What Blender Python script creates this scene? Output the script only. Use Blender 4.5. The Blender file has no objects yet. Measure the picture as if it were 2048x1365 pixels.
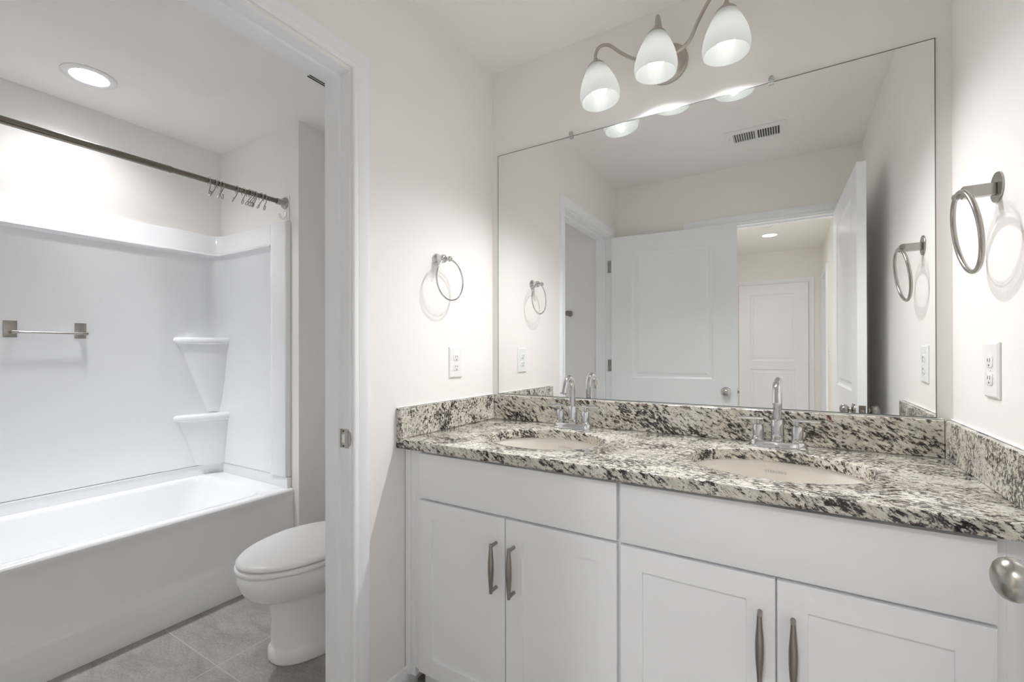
import bpy, bmesh, math, random
from mathutils import Vector, Matrix
random.seed(4)
S = bpy.context.scene
COL = S.collection
PI = math.pi

# ------------------------------------------------------------------ camera, world, exposure
F_PX, YAW, PITCH, ROLL = 903.3, 31.334, 0.1355, -0.1131
CAM = Vector((1.142, -1.7061, 1.1777))
yaw, pit, rol = (math.radians(a) for a in (YAW, PITCH, ROLL))
fw = Vector((-math.sin(yaw) * math.cos(pit), math.cos(yaw) * math.cos(pit), math.sin(pit)))
rt = Vector((math.cos(yaw), math.sin(yaw), 0))
up = rt.cross(fw)
rt2 = rt * math.cos(rol) + up * math.sin(rol)
up2 = up * math.cos(rol) - rt * math.sin(rol)
cd = bpy.data.cameras.new('camera')
cam = bpy.data.objects.new('camera', cd)
COL.objects.link(cam)
cd.sensor_width = 36
cd.sensor_fit = 'HORIZONTAL'
cd.lens = F_PX / 2048 * 36
cd.shift_y = 19.9 / 2048
cd.clip_start = 0.01
cam.matrix_world = Matrix(((rt2.x, up2.x, -fw.x, CAM.x), (rt2.y, up2.y, -fw.y, CAM.y), (rt2.z, up2.z, -fw.z, CAM.z), (0, 0, 0, 1)))
S.camera = cam
wd = bpy.data.worlds.new('world')
S.world = wd
wd.use_nodes = True
wd.node_tree.nodes['Background'].inputs[0].default_value = (0.9, 0.93, 1, 1)
wd.node_tree.nodes['Background'].inputs[1].default_value = 0.6
S.view_settings.view_transform = 'Standard'
S.view_settings.look = 'None'
S.view_settings.gamma = 1
S.view_settings.use_curve_mapping = False
S.view_settings.exposure = 1.12
BULB, CANLIGHT, HALLLIGHT, NEAR_FILL = 2.6, 118.0, 60.0, 215.0      # emission of the lamps; the last is an added fill light
TUB_W, HALL_W, HALL_FILL_W = 70.0, 0.8, 40.0  # beam power of the cans; the last feeds the added fill
SPOT_W = 10.6                                      # downward light of each vanity lamp
S.cycles.use_denoising = True
S.cycles.max_bounces = 16
S.cycles.diffuse_bounces = 10
S.cycles.use_adaptive_sampling = True
S.cycles.adaptive_threshold = 0.03
S.cycles.glossy_bounces = 8
S.cycles.transmission_bounces = 10
S.cycles.sample_clamp_indirect = 6
S.cycles.blur_glossy = 0.5

H = 2.44          # ceiling
W = 1.535         # right wall
FAR = -1.735      # wall with the entry door
TX = -1.93        # outer wall of the tub room

# ------------------------------------------------------------------ materials
def mat(name, col, rough=0.5, metal=0.0, spec=0.5, coat=0.0, bump=None, emit=None, noise=None):
    m = bpy.data.materials.new(name)
    m.use_nodes = True
    nt = m.node_tree
    b = nt.nodes['Principled BSDF']
    b.inputs['Base Color'].default_value = (*col, 1)
    b.inputs['Roughness'].default_value = rough
    b.inputs['Metallic'].default_value = metal
    b.inputs['Specular IOR Level'].default_value = spec
    b.inputs['Coat Weight'].default_value = coat
    if emit:
        b.inputs['Emission Color'].default_value = (*emit[0], 1)
        b.inputs['Emission Strength'].default_value = emit[1]
    if bump or noise:
        tc = nt.nodes.new('ShaderNodeTexCoord')
    if bump:
        n = nt.nodes.new('ShaderNodeTexNoise')
        n.inputs['Scale'].default_value = bump[0]
        n.inputs['Detail'].default_value = 4
        bp = nt.nodes.new('ShaderNodeBump')
        bp.inputs['Strength'].default_value = bump[1]
        bp.inputs['Distance'].default_value = bump[2]
        nt.links.new(tc.outputs['Object'], n.inputs['Vector'])
        nt.links.new(n.outputs['Fac'], bp.inputs['Height'])
        nt.links.new(bp.outputs['Normal'], b.inputs['Normal'])
    if noise:
        n = nt.nodes.new('ShaderNodeTexNoise')
        mp = nt.nodes.new('ShaderNodeMapping')
        mp.inputs['Scale'].default_value = noise[0]
        n.inputs['Scale'].default_value = 1
        n.inputs['Detail'].default_value = 3
        r = nt.nodes.new('ShaderNodeValToRGB')
        r.color_ramp.elements[0].position = 0.3
        r.color_ramp.elements[1].position = 0.7
        r.color_ramp.elements[0].color = (*noise[1], 1)
        r.color_ramp.elements[1].color = (*col, 1)
        nt.links.new(tc.outputs['Object'], mp.inputs['Vector'])
        nt.links.new(mp.outputs['Vector'], n.inputs['Vector'])
        nt.links.new(n.outputs['Fac'], r.inputs['Fac'])
        nt.links.new(r.outputs['Color'], b.inputs['Base Color'])
    return m

M = {}
M['wall'] = mat('wall_paint', (0.885, 0.865, 0.84), 0.55, spec=0.35, bump=(120, 0.08, 0.002), noise=((3, 3, 3), (0.88, 0.86, 0.835)))
M['ceil'] = mat('ceiling_paint', (0.89, 0.875, 0.855), 0.85, spec=0.2, bump=(160, 0.12, 0.002))
M['trim'] = mat('trim_paint', (0.89, 0.90, 0.92), 0.28, noise=((3, 3, 1.5), (0.885, 0.895, 0.915)))
M['cab'] = mat('cabinet_paint', (0.88, 0.89, 0.905), 0.33, noise=((2, 2, 2), (0.875, 0.885, 0.90)))
M['acryl'] = mat('tub_acrylic', (0.89, 0.90, 0.915), 0.10, coat=0.4, noise=((2, 2, 2), (0.885, 0.895, 0.91)))
M['porc'] = mat('porcelain', (0.89, 0.895, 0.90), 0.06, coat=0.5, noise=((5, 5, 5), (0.885, 0.89, 0.895)))
M['bisque'] = mat('sink_porcelain', (0.76, 0.725, 0.665), 0.10, coat=0.3, noise=((5, 5, 5), (0.755, 0.72, 0.66)))
M['chrome'] = mat('chrome', (0.66, 0.66, 0.67), 0.05, 1, noise=((9, 9, 9), (0.63, 0.63, 0.64)))
M['nickel'] = mat('brushed_nickel', (0.45, 0.43, 0.405), 0.26, 1, bump=(400, 0.05, 0.0005), noise=((60, 60, 4), (0.40, 0.38, 0.355)))
M['fixnickel'] = mat('fixture_nickel', (0.55, 0.50, 0.46), 0.28, 1, noise=((60, 60, 4), (0.50, 0.45, 0.41)))
M['pull'] = mat('pull_pewter', (0.36, 0.33, 0.31), 0.30, 1, noise=((90, 90, 20), (0.30, 0.27, 0.25)))
M['knob'] = mat('satin_nickel_knob', (0.62, 0.59, 0.55), 0.20, 1, noise=((60, 60, 60), (0.58, 0.55, 0.51)))
M['brass'] = mat('antique_knob', (0.45, 0.43, 0.395), 0.27, 1, noise=((60, 60, 60), (0.41, 0.39, 0.355)))
M['rod'] = mat('rod_bronze_nickel', (0.25, 0.22, 0.185), 0.25, 1, noise=((30, 6, 30), (0.21, 0.18, 0.15)))
M['plastic'] = mat('white_plastic', (0.84, 0.84, 0.84), 0.3, noise=((9, 9, 9), (0.83, 0.83, 0.83)))
M['dark'] = mat('dark_slot', (0.03, 0.03, 0.03), 0.6, noise=((9, 9, 9), (0.02, 0.02, 0.02)))
M['shadowgap'] = mat('duct_shade', (0.10, 0.10, 0.09), 0.8, noise=((9, 9, 9), (0.07, 0.07, 0.06)))  # dark colour standing in for shade inside the duct and grille slots
M['mirror'] = mat('mirror_silver', (0.86, 0.875, 0.86), 0.0, 1)
M['mirroredge'] = mat('mirror_edge', (0.16, 0.19, 0.18), 0.2, noise=((9, 9, 9), (0.12, 0.15, 0.14)))
M['caulk'] = mat('caulk', (0.86, 0.85, 0.83), 0.4, noise=((30, 30, 30), (0.83, 0.82, 0.80)))
M['print'] = mat('sink_print', (0.40, 0.38, 0.36), 0.5, noise=((30, 30, 30), (0.36, 0.34, 0.32)))
M['carpet'] = mat('hall_carpet', (0.62, 0.58, 0.53), 0.95, spec=0.1, noise=((300, 300, 300), (0.50, 0.46, 0.41)))
M['bulb'] = mat('bulb_glow', (0.9, 0.9, 0.9), 0.4, emit=((1.0, 0.985, 0.96), BULB))
M['can'] = mat('can_lens_glow', (0.9, 0.9, 0.9), 0.4, emit=((0.98, 0.985, 1.0), CANLIGHT))
M['fillcan'] = mat('fill_lens_glow', (0.9, 0.9, 0.9), 0.4, emit=((0.98, 0.985, 1.0), NEAR_FILL))  # lens of the added hallway fill light
M['hallcan'] = mat('hall_lens_glow', (0.9, 0.9, 0.9), 0.4, emit=((0.98, 0.985, 1.0), HALLLIGHT))

def clear_plastic():
    m = mat('clear_plastic', (0.95, 0.96, 0.96), 0.05)
    b = m.node_tree.nodes['Principled BSDF']
    b.inputs['Transmission Weight'].default_value = 0.85
    b.inputs['IOR'].default_value = 1.45
    return m
M['clear'] = clear_plastic()

def frosted():
    m = bpy.data.materials.new('frosted_glass')
    m.use_nodes = True
    nt = m.node_tree
    nt.nodes.clear()
    o = nt.nodes.new('ShaderNodeOutputMaterial')
    d = nt.nodes.new('ShaderNodeBsdfDiffuse')
    t = nt.nodes.new('ShaderNodeBsdfTranslucent')
    g = nt.nodes.new('ShaderNodeBsdfGlossy')
    n = nt.nodes.new('ShaderNodeTexNoise')
    n.inputs['Scale'].default_value = 20
    r = nt.nodes.new('ShaderNodeValToRGB')
    r.color_ramp.elements[0].color = (0.80, 0.83, 0.82, 1)
    r.color_ramp.elements[1].color = (0.84, 0.86, 0.85, 1)
    nt.links.new(n.outputs['Fac'], r.inputs['Fac'])
    nt.links.new(r.outputs['Color'], d.inputs['Color'])
    t.inputs['Color'].default_value = (0.80, 0.81, 0.80, 1)
    g.inputs['Roughness'].default_value = 0.3
    a = nt.nodes.new('ShaderNodeMixShader')
    a.inputs[0].default_value = 0.66
    b = nt.nodes.new('ShaderNodeMixShader')
    b.inputs[0].default_value = 0.05
    nt.links.new(d.outputs[0], a.inputs[1])
    nt.links.new(t.outputs[0], a.inputs[2])
    nt.links.new(a.outputs[0], b.inputs[1])
    nt.links.new(g.outputs[0], b.inputs[2])
    nt.links.new(b.outputs[0], o.inputs['Surface'])
    return m
M['frost'] = frosted()

def granite():
    m = bpy.data.materials.new('granite')
    m.use_nodes = True
    nt = m.node_tree
    N, K = nt.nodes, nt.links
    b = N['Principled BSDF']
    b.inputs['Roughness'].default_value = 0.09
    b.inputs['Coat Weight'].default_value = 0.25
    tc = N.new('ShaderNodeTexCoord')
    # bend the grain a little, then stretch it along one slanting direction
    wn = N.new('ShaderNodeTexNoise'); wn.inputs['Scale'].default_value = 5
    K.new(tc.outputs['Object'], wn.inputs['Vector'])
    sub = N.new('ShaderNodeVectorMath'); sub.operation = 'SUBTRACT'; sub.inputs[1].default_value = (0.5, 0.5, 0.5)
    K.new(wn.outputs['Color'], sub.inputs[0])
    scl = N.new('ShaderNodeVectorMath'); scl.operation = 'SCALE'; scl.inputs['Scale'].default_value = 0.035
    K.new(sub.outputs[0], scl.inputs[0])
    add = N.new('ShaderNodeVectorMath'); add.operation = 'ADD'
    K.new(tc.outputs['Object'], add.inputs[0]); K.new(scl.outputs[0], add.inputs[1])
    rot = N.new('ShaderNodeMapping')
    rot.inputs['Rotation'].default_value = (math.radians(18), math.radians(-33), math.radians(-10))
    K.new(add.outputs[0], rot.inputs['Vector'])
    def layer(scale, detail, rough, lo, hi, dist=0.4):
        mp = N.new('ShaderNodeMapping'); mp.inputs['Scale'].default_value = scale
        K.new(rot.outputs[0], mp.inputs['Vector'])
        n = N.new('ShaderNodeTexNoise'); n.inputs['Scale'].default_value = 1
        n.inputs['Detail'].default_value = detail; n.inputs['Roughness'].default_value = rough
        n.inputs['Distortion'].default_value = dist
        K.new(mp.outputs[0], n.inputs['Vector'])
        r = N.new('ShaderNodeMapRange'); r.clamp = True
        r.inputs['From Min'].default_value = lo; r.inputs['From Max'].default_value = hi
        K.new(n.outputs['Fac'], r.inputs['Value'])
        return r.outputs['Result'], n.outputs['Fac']
    def mathn(op, a, c):
        x = N.new('ShaderNodeMath'); x.operation = op
        for i, v in enumerate((a, c)):
            if isinstance(v, (int, float)): x.inputs[i].default_value = v
            else: K.new(v, x.inputs[i])
        return x.outputs[0]
    def mix(fac, a, c):
        x = N.new('ShaderNodeMix'); x.data_type = 'RGBA'
        K.new(fac, x.inputs['Factor'])
        for s, v in ((6, a), (7, c)):
            if isinstance(v, tuple): x.inputs[s].default_value = (*v, 1)
            else: K.new(v, x.inputs[s])
        return x.outputs[2]
    big, bigf = layer((7, 12, 12), 3, 0.55, 0.34, 0.66)
    basev, _ = layer((30, 45, 45), 5, 0.6, 0.38, 0.62)
    base = mix(basev, (0.74, 0.705, 0.635), (0.54, 0.50, 0.435))
    pink, _ = layer((14, 20, 20), 3, 0.5, 0.56, 0.66)
    base = mix(mathn('MULTIPLY', pink, 0.5), base, (0.66, 0.66, 0.62))
    # fleck threshold follows the large clouds
    _, f1 = layer((52, 120, 120), 8, 0.76, 0, 1, 0.25)
    s1 = mathn('ADD', f1, mathn('MULTIPLY', mathn('SUBTRACT', bigf, 0.5), 0.36))
    def thr(v, lo, hi):
        r = N.new('ShaderNodeMapRange'); r.clamp = True
        r.inputs['From Min'].default_value = lo; r.inputs['From Max'].default_value = hi
        K.new(v, r.inputs['Value']); return r.outputs['Result']
    c = mix(thr(s1, 0.475, 0.55), base, (0.36, 0.31, 0.27))
    c = mix(thr(s1, 0.520, 0.560), c, (0.022, 0.018, 0.018))
    _, f2 = layer((75, 170, 170), 6, 0.75, 0, 1, 0.5)
    c = mix(thr(f2, 0.575, 0.63), c, (0.05, 0.04, 0.04))
    red, _ = layer((38, 60, 60), 3, 0.5, 0.69, 0.73)
    c = mix(red, c, (0.16, 0.045, 0.035))
    K.new(c, b.inputs['Base Color'])
    return m
M['granite'] = granite()

def tile():
    m = bpy.data.materials.new('floor_tile')
    m.use_nodes = True
    nt = m.node_tree
    N, K = nt.nodes, nt.links
    b = N['Principled BSDF']
    b.inputs['Roughness'].default_value = 0.5
    tc = N.new('ShaderNodeTexCoord')
    mp = N.new('ShaderNodeMapping')
    T = 0.457
    mp.inputs['Location'].default_value = (0.69 + 4 * T, 0.832 + 12 * T, 0)
    K.new(tc.outputs['Object'], mp.inputs['Vector'])
    br = N.new('ShaderNodeTexBrick')
    br.offset = 0
    br.inputs['Scale'].default_value = 1
    br.inputs['Brick Width'].default_value = T
    br.inputs['Row Height'].default_value = T
    br.inputs['Mortar Size'].default_value = 0.0022
    br.inputs['Mortar Smooth'].default_value = 0.1
    br.inputs['Color1'].default_value = (0, 0, 0, 1)
    br.inputs['Color2'].default_value = (1, 1, 1, 1)
    K.new(mp.outputs[0], br.inputs['Vector'])
    m2 = N.new('ShaderNodeMapping'); m2.inputs['Scale'].default_value = (4, 9, 4); m2.inputs['Rotation'].default_value = (0, 0, 0.5)
    K.new(tc.outputs['Object'], m2.inputs['Vector'])
    n = N.new('ShaderNodeTexNoise'); n.inputs['Scale'].default_value = 1; n.inputs['Detail'].default_value = 9; n.inputs['Roughness'].default_value = 0.68
    n.inputs['Distortion'].default_value = 0.5
    K.new(m2.outputs[0], n.inputs['Vector'])
    r = N.new('ShaderNodeValToRGB')
    e = r.color_ramp.elements
    e[0].position = 0.3; e[0].color = (0.25, 0.235, 0.215, 1)
    e[1].position = 0.72; e[1].color = (0.44, 0.43, 0.40, 1)
    K.new(n.outputs['Fac'], r.inputs['Fac'])
    f = N.new('ShaderNodeTexNoise'); f.inputs['Scale'].default_value = 130; f.inputs['Detail'].default_value = 5
    K.new(tc.outputs['Object'], f.inputs['Vector'])
    fr = N.new('ShaderNodeMapRange'); fr.inputs['From Min'].default_value = 0.3; fr.inputs['From Max'].default_value = 0.7
    fr.inputs['To Min'].default_value = 0.82; fr.inputs['To Max'].default_value = 1.15
    K.new(f.outputs['Fac'], fr.inputs['Value'])
    mu = N.new('ShaderNodeMix'); mu.data_type = 'RGBA'; mu.blend_type = 'MULTIPLY'; mu.inputs['Factor'].default_value = 1
    K.new(r.outputs['Color'], mu.inputs[6]); K.new(fr.outputs[0], mu.inputs[7])
    mx = N.new('ShaderNodeMix'); mx.data_type = 'RGBA'
    K.new(br.outputs['Fac'], mx.inputs['Factor'])
    K.new(mu.outputs[2], mx.inputs[6]); mx.inputs[7].default_value = (0.50, 0.45, 0.38, 1)
    K.new(mx.outputs[2], b.inputs['Base Color'])
    bp = N.new('ShaderNodeBump'); bp.inputs['Strength'].default_value = 0.25; bp.inputs['Distance'].default_value = 0.002
    K.new(n.outputs['Fac'], bp.inputs['Height']); K.new(bp.outputs[0], b.inputs['Normal'])
    return m
M['tile'] = tile()

# ------------------------------------------------------------------ mesh helpers
def B(): return bmesh.new()

def box(bm, x0, x1, y0, y1, z0, z1, bev=0.0, seg=2, mi=0):
    vs = [bm.verts.new((x, y, z)) for x in (x0, x1) for y in (y0, y1) for z in (z0, z1)]
    q = [(0, 1, 3, 2), (4, 6, 7, 5), (0, 4, 5, 1), (2, 3, 7, 6), (0, 2, 6, 4), (1, 5, 7, 3)]
    fs = [bm.faces.new([vs[i] for i in f]) for f in q]
    for f in fs: f.material_index = mi
    if bev:
        es = list({e for f in fs for e in f.edges})
        bmesh.ops.bevel(bm, geom=es, offset=bev, segments=seg, profile=0.5, affect='EDGES', clamp_overlap=True)
    return bm

def frame_of(d):
    d = Vector(d).normalized()
    a = Vector((0, 0, 1)) if abs(d.z) < 0.9 else Vector((1, 0, 0))
    u = d.cross(a).normalized()
    return u, d.cross(u).normalized(), d

def loft(bm, rings, cap=True, closed=True):
    R = [[bm.verts.new(p) for p in r] for r in rings]
    n = len(R[0])
    for a, b in zip(R, R[1:]):
        for i in range(n if closed else n - 1):
            j = (i + 1) % n
            try: bm.faces.new((a[i], a[j], b[j], b[i]))
            except ValueError: pass
    if cap:
        for r in (R[0], R[-1]):
            try: bm.faces.new(r)
            except ValueError: pass
    return R

def lathe(bm, prof, c=(0, 0, 0), d=(0, 0, 1), n=32, cap=True, sx=1, sy=1):
    """prof: (radius, distance along d)"""
    u, v, d = frame_of(d)
    c = Vector(c)
    rings = []
    for r, t in prof:
        r = max(r, 1e-5)
        rings.append([c + d * t + u * (r * sx * math.cos(2 * PI * k / n)) + v * (r * sy * math.sin(2 * PI * k / n)) for k in range(n)])
    loft(bm, rings, cap)
    return bm

def spline(pts, k=8):
    P = [Vector(p) for p in pts]
    P = [P[0] * 2 - P[1]] + P + [P[-1] * 2 - P[-2]]
    out = []
    for i in range(1, len(P) - 2):
        a, b, c, d = P[i - 1:i + 3]
        for s in range(k):
            t = s / k
            out.append(0.5 * ((2 * b) + (c - a) * t + (2 * a - 5 * b + 4 * c - d) * t * t + (3 * b - a - 3 * c + d) * t ** 3))
    out.append(P[-2])
    return out

def tube(bm, pts, r, n=14, closed=False, cap=True):
    P = [Vector(p) for p in pts]
    m = len(P)
    rr = r if isinstance(r, (list, tuple)) else [r] * m
    rings = []
    prev = None
    for i in range(m):
        if closed: t = (P[(i + 1) % m] - P[i - 1]).normalized()
        else: t = (P[min(i + 1, m - 1)] - P[max(i - 1, 0)]).normalized()
        if prev is None:
            u, v, _ = frame_of(t)
        else:
            u = (prev - t * prev.dot(t)).normalized()
            v = t.cross(u)
        prev = u
        rings.append([P[i] + u * (rr[i] * math.cos(2 * PI * k / n)) + v * (rr[i] * math.sin(2 * PI * k / n)) for k in range(n)])
    if closed:
        R = loft(bm, rings, cap=False)
        a, b = R[-1], R[0]
        for k in range(n):
            bm.faces.new((a[k], a[(k + 1) % n], b[(k + 1) % n], b[k]))
    else:
        loft(bm, rings, cap)
    return bm

def ring(bm, c, R, r, tilt=(0, 0, 1), lean=(0, 1, 0), n=56):
    """torus in the plane spanned by tilt (up) and lean"""
    c, a, b = Vector(c), Vector(tilt).normalized(), Vector(lean).normalized()
    return tube(bm, [c + a * (R * math.cos(2 * PI * k / n)) + b * (R * math.sin(2 * PI * k / n)) for k in range(n)], r, 12, closed=True)

def extrude_y(bm, prof, y0, y1):
    """closed (x,z) outline extruded along y"""
    loft(bm, [[(x, y0, z) for x, z in prof], [(x, y1, z) for x, z in prof]])
    return bm

def prism(bm, poly, z0, z1, bev=0, seg=3):
    R = loft(bm, [[(x, y, z0) for x, y in poly], [(x, y, z1) for x, y in poly]])
    if bev:
        es = [e for r in R for e in {e for v in r for e in v.link_edges if e.other_vert(v) in r}]
        bmesh.ops.bevel(bm, geom=list(set(es)), offset=bev, segments=seg, profile=0.5, affect='EDGES')
    return bm

ORIG = {}
def obj(name, bm, m, parent=None, loc=None, angle=32, smooth=True):
    o_ = Vector(ORIG[parent.name]) if parent else Vector(loc or (0, 0, 0))
    bmesh.ops.remove_doubles(bm, verts=bm.verts, dist=1e-6)
    bmesh.ops.recalc_face_normals(bm, faces=bm.faces)
    bmesh.ops.translate(bm, verts=bm.verts, vec=-o_)
    me = bpy.data.meshes.new(name)
    for f in bm.faces: f.smooth = smooth
    bm.to_mesh(me)
    bm.free()
    if smooth: me.set_sharp_from_angle(angle=math.radians(angle))
    for x in (m if isinstance(m, (list, tuple)) else [m]): me.materials.append(M[x])
    o = bpy.data.objects.new(name, me)
    COL.objects.link(o)
    if parent: o.parent = parent
    else: o.location = o_
    ORIG[o.name] = tuple(o_)
    return o

def tag(o, label=None, cat=None, group=None, kind=None):
    if label: o['label'] = label
    if cat: o['category'] = cat
    if group: o['group'] = group
    if kind: o['kind'] = kind
    return o

def thing(name, loc, label, cat, group=None):
    o = bpy.data.objects.new(name, None)
    o.empty_display_size = 0.05
    COL.objects.link(o)
    o.location = loc
    ORIG[o.name] = tuple(loc)
    return tag(o, label, cat, group)

def struct(name, bm, m, parent=None, **k):
    o = obj(name, bm, m, parent, **k)
    if not parent: o['kind'] = 'structure'
    return o

def copy_tree(o, loc, label=None):
    def cp(x, par):
        c = x.copy()
        COL.objects.link(c)
        if par: c.parent = par
        for ch in list(x.children): cp(ch, c)
        return c
    r = cp(o, None)
    r.location = loc
    if label: r['label'] = label
    return r

# ------------------------------------------------------------------ the room shell
bm = B(); box(bm, -2.06, 1.66, FAR - 0.058, 0.12, -0.1, 0); struct('floor', bm, 'tile')
bm = B(); box(bm, 0.34, 1.75, -5.05, FAR - 0.058, -0.1, 0); struct('floor_hall', bm, 'carpet')
CANS = [(-1.572, -0.950), (0.985, -3.925), (0.985, -2.42)]     # recessed lights let into the ceiling; the last one is added
def ceiling_mesh():
    bm = B()
    def loop(pts):
        vs = [bm.verts.new((x, y, H)) for x, y in pts]
        return [bm.edges.new((vs[i], vs[(i + 1) % len(vs)])) for i in range(len(vs))]
    es = loop([(-2.06, 0.12), (-2.06, -5.05), (1.75, -5.05), (1.75, 0.12)])
    for cx, cy in CANS: es += loop([(cx + 0.070 * math.cos(2 * PI * k / 48), cy + 0.070 * math.sin(2 * PI * k / 48)) for k in range(48)])
    bmesh.ops.triangle_fill(bm, use_beauty=True, edges=es)
    r = bmesh.ops.extrude_face_region(bm, geom=list(bm.faces))
    bmesh.ops.translate(bm, verts=[v for v in r['geom'] if isinstance(v, bmesh.types.BMVert)], vec=(0, 0, 0.1))
    return bm
struct('ceiling', ceiling_mesh(), 'ceil')
bm = B(); box(bm, -2.06, 1.66, 0, 0.12, 0, H); struct('wall_back', bm, 'wall')
bm = B(); box(bm, TX, -1.12, -0.215, 0, 0, H); struct('wall_alcove', bm, 'wall')
bm = B(); box(bm, TX - 0.12, TX, FAR - 0.115, 0, 0, H); struct('wall_tub', bm, 'wall')
bm = B(); box(bm, W, W + 0.12, FAR - 0.115, 0, 0, H); struct('wall_right', bm, 'wall')
DY0, DY1, DH = -1.632, -0.784, 2.04          # doorway to the tub room
bm = B()
box(bm, -0.115, 0, DY1, 0, 0, H); box(bm, -0.115, 0, FAR, DY0, 0, H); box(bm, -0.115, 0, DY0, DY1, DH, H)
struct('wall_left', bm, 'wall')
EX0, EX1 = 0.572, 1.425                      # entry doorway
bm = B()
box(bm, TX, EX0, FAR - 0.115, FAR, 0, H); box(bm, EX1, W, FAR - 0.115, FAR, 0, H); box(bm, EX0, EX1, FAR - 0.115, FAR, DH, H)
struct('wall_front', bm, 'wall')
bm = B(); box(bm, 0.34, 0.46, -5.02, FAR - 0.115, 0, H); struct('wall_hall_left', bm, 'wall')
HR = 1.507
bm = B()
box(bm, HR, HR + 0.115, -4.10, FAR - 0.115, 0, H); box(bm, HR, HR + 0.115, -5.02, -4.84, 0, H); box(bm, HR, HR + 0.115, -4.84, -4.10, 2.04, H)
struct('wall_hall_right', bm, 'wall')
bm = B(); box(bm, 0.46, HR, -5.02, -4.90, 0, H); struct('wall_hall_end', bm, 'wall')

# casing: stepped profile swept round three sides of an opening (mitred)
def casing(name, side, u0, u1, top, plane, out, width=0.057, base=0.0):
    """side 'x': wall plane at x, u runs along y; side 'y': wall plane at y, u runs along x; out = +1/-1 direction of projection"""
    prof = [(0, 0), (0, 0.009), (0.004, 0.012), (0.014, 0.0125), (0.018, 0.0105), (0.022, 0.0125), (0.040, 0.016), (0.050, 0.017), (0.055, 0.0165), (width, 0.013), (width, 0)]
    bm = B()
    path = [((u0, base), (-1, 0)), ((u0, top), (-1, 1)), ((u1, top), (1, 1)), ((u1, base), (1, 0))]
    rings = []
    for (u, z), (du, dz) in path:
        r = []
        for w_, h_ in prof:
            uu, zz, oo = u + du * w_, z + dz * w_, plane + out * h_
            r.append((oo, uu, zz) if side == 'x' else (uu, oo, zz))
        rings.append(r)
    loft(bm, rings)
    return struct(name, bm, 'trim', angle=20)

def jamb(name, side, u0, u1, top, a, b, stop):
    """a thin lining inside an opening; a..b across the wall; stop = (s0, s1) position of the door stop"""
    bm = B()
    t = 0.0005
    def bx(u_0, u_1, z0, z1, p, q):
        if side == 'x': box(bm, p, q, u_0, u_1, z0, z1)
        else: box(bm, u_0, u_1, p, q, z0, z1)
    k = 0.018
    bx(u0 - k + 0.018, u0 + 0.001, 0, top, a, b)
    bx(u1 - 0.001, u1, 0, top, a, b)
    bx(u0, u1, top - 0.001, top, a, b)
    s0, s1 = stop
    bx(u0 + 0.001, u0 + 0.011, 0, top - 0.001, s0, s1)
    bx(u1 - 0.011, u1 - 0.001, 0, top - 0.001, s0, s1)
    bx(u0 + 0.011, u1 - 0.011, top - 0.011, top - 0.001, s0, s1)
    return struct(name, bm, 'trim')

casing('trim_1', 'x', DY0 - 0.006, DY1 + 0.006, DH + 0.012, 0.0, 1)
jamb('trim_2', 'x', DY0, DY1, DH, -0.117, 0.002, (-0.078, -0.042))
casing('trim_3', 'x', DY0 - 0.006, DY1 + 0.006, DH + 0.006, -0.115, -1)
casing('trim_4', 'y', EX0 - 0.006, EX1 + 0.006, DH + 0.006, FAR, 1)
jamb('trim_5', 'y', EX0, EX1, DH, FAR - 0.117, FAR + 0.002, (FAR - 0.078, FAR - 0.042))
casing('trim_6', 'y', 0.606, 1.369, 2.03, -4.90, 1)
casing('trim_7', 'x', -4.84, -4.10, 2.045, HR, -1)
jamb('trim_8', 'x', -4.84, -4.10, 2.04, HR - 0.002, HR + 0.115, (HR + 0.05, HR + 0.08))

def baseboard(name, x0, x1, y0, y1):
    bm = B(); box(bm, x0, x1, y0, y1, 0, 0.083, 0.004, 2)
    struct(name, bm, 'trim')
baseboard('baseboard_left', 0.0, 0.013, DY1 + 0.064, -0.50)
baseboard('baseboard_right', W - 0.013, W, FAR, -0.56)
baseboard('baseboard_front', 0.02, EX0 - 0.064, FAR, FAR + 0.013)
baseboard('baseboard_tub', -1.12, -1.107, -0.215, 0)
baseboard('baseboard_tub_front', -1.10, -0.18, FAR, FAR + 0.013)

# ------------------------------------------------------------------ door leaves
def door_leaf(name, width, panels, loc, rz, zb=0.012, zt=2.035, th=0.035):
    bm = B()
    # both faces are built from strips and nested panel rings
    for y, s in ((0.0, 1), (th, -1)):
        us = [0, panels[0][0], panels[0][1], width]
        vs = [zb] + [z for p in sorted(panels, key=lambda p: p[2]) for z in (p[2], p[3])] + [zt]
        for i in range(3):
            for j in range(len(vs) - 1):
                if i == 1 and j % 2 == 1: continue
                bm.faces.new([bm.verts.new(q) for q in ((us[i], y, vs[j]), (us[i + 1], y, vs[j]), (us[i + 1], y, vs[j + 1]), (us[i], y, vs[j + 1]))])
        for (a, b_, c, d) in panels:
            rings = []
            for ins, dep in ((0, 0), (0.006, 0.0045), (0.014, 0.0075), (0.030, 0.0075), (0.044, 0.0025), (0.052, 0.002)):
                yy = y + s * dep
                rings.append([(a + ins, yy, c + ins), (b_ - ins, yy, c + ins), (b_ - ins, yy, d - ins), (a + ins, yy, d - ins)])
            R = loft(bm, rings, cap=False)
            bm.faces.new(R[-1])
    for q in (((0, 0, zb), (0, th, zb), (0, th, zt), (0, 0, zt)), ((width, 0, zb), (width, th, zb), (width, th, zt), (width, 0, zt)),
              ((0, 0, zb), (width, 0, zb), (width, th, zb), (0, th, zb)), ((0, 0, zt), (width, 0, zt), (width, th, zt), (0, th, zt))):
        bm.faces.new([bm.verts.new(p) for p in q])
    o = struct(name, bm, 'trim', angle=12)
    o.location = loc
    o.rotation_euler = (0, 0, rz)
    ORIG[o.name] = (0, 0, 0)
    return o

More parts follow.
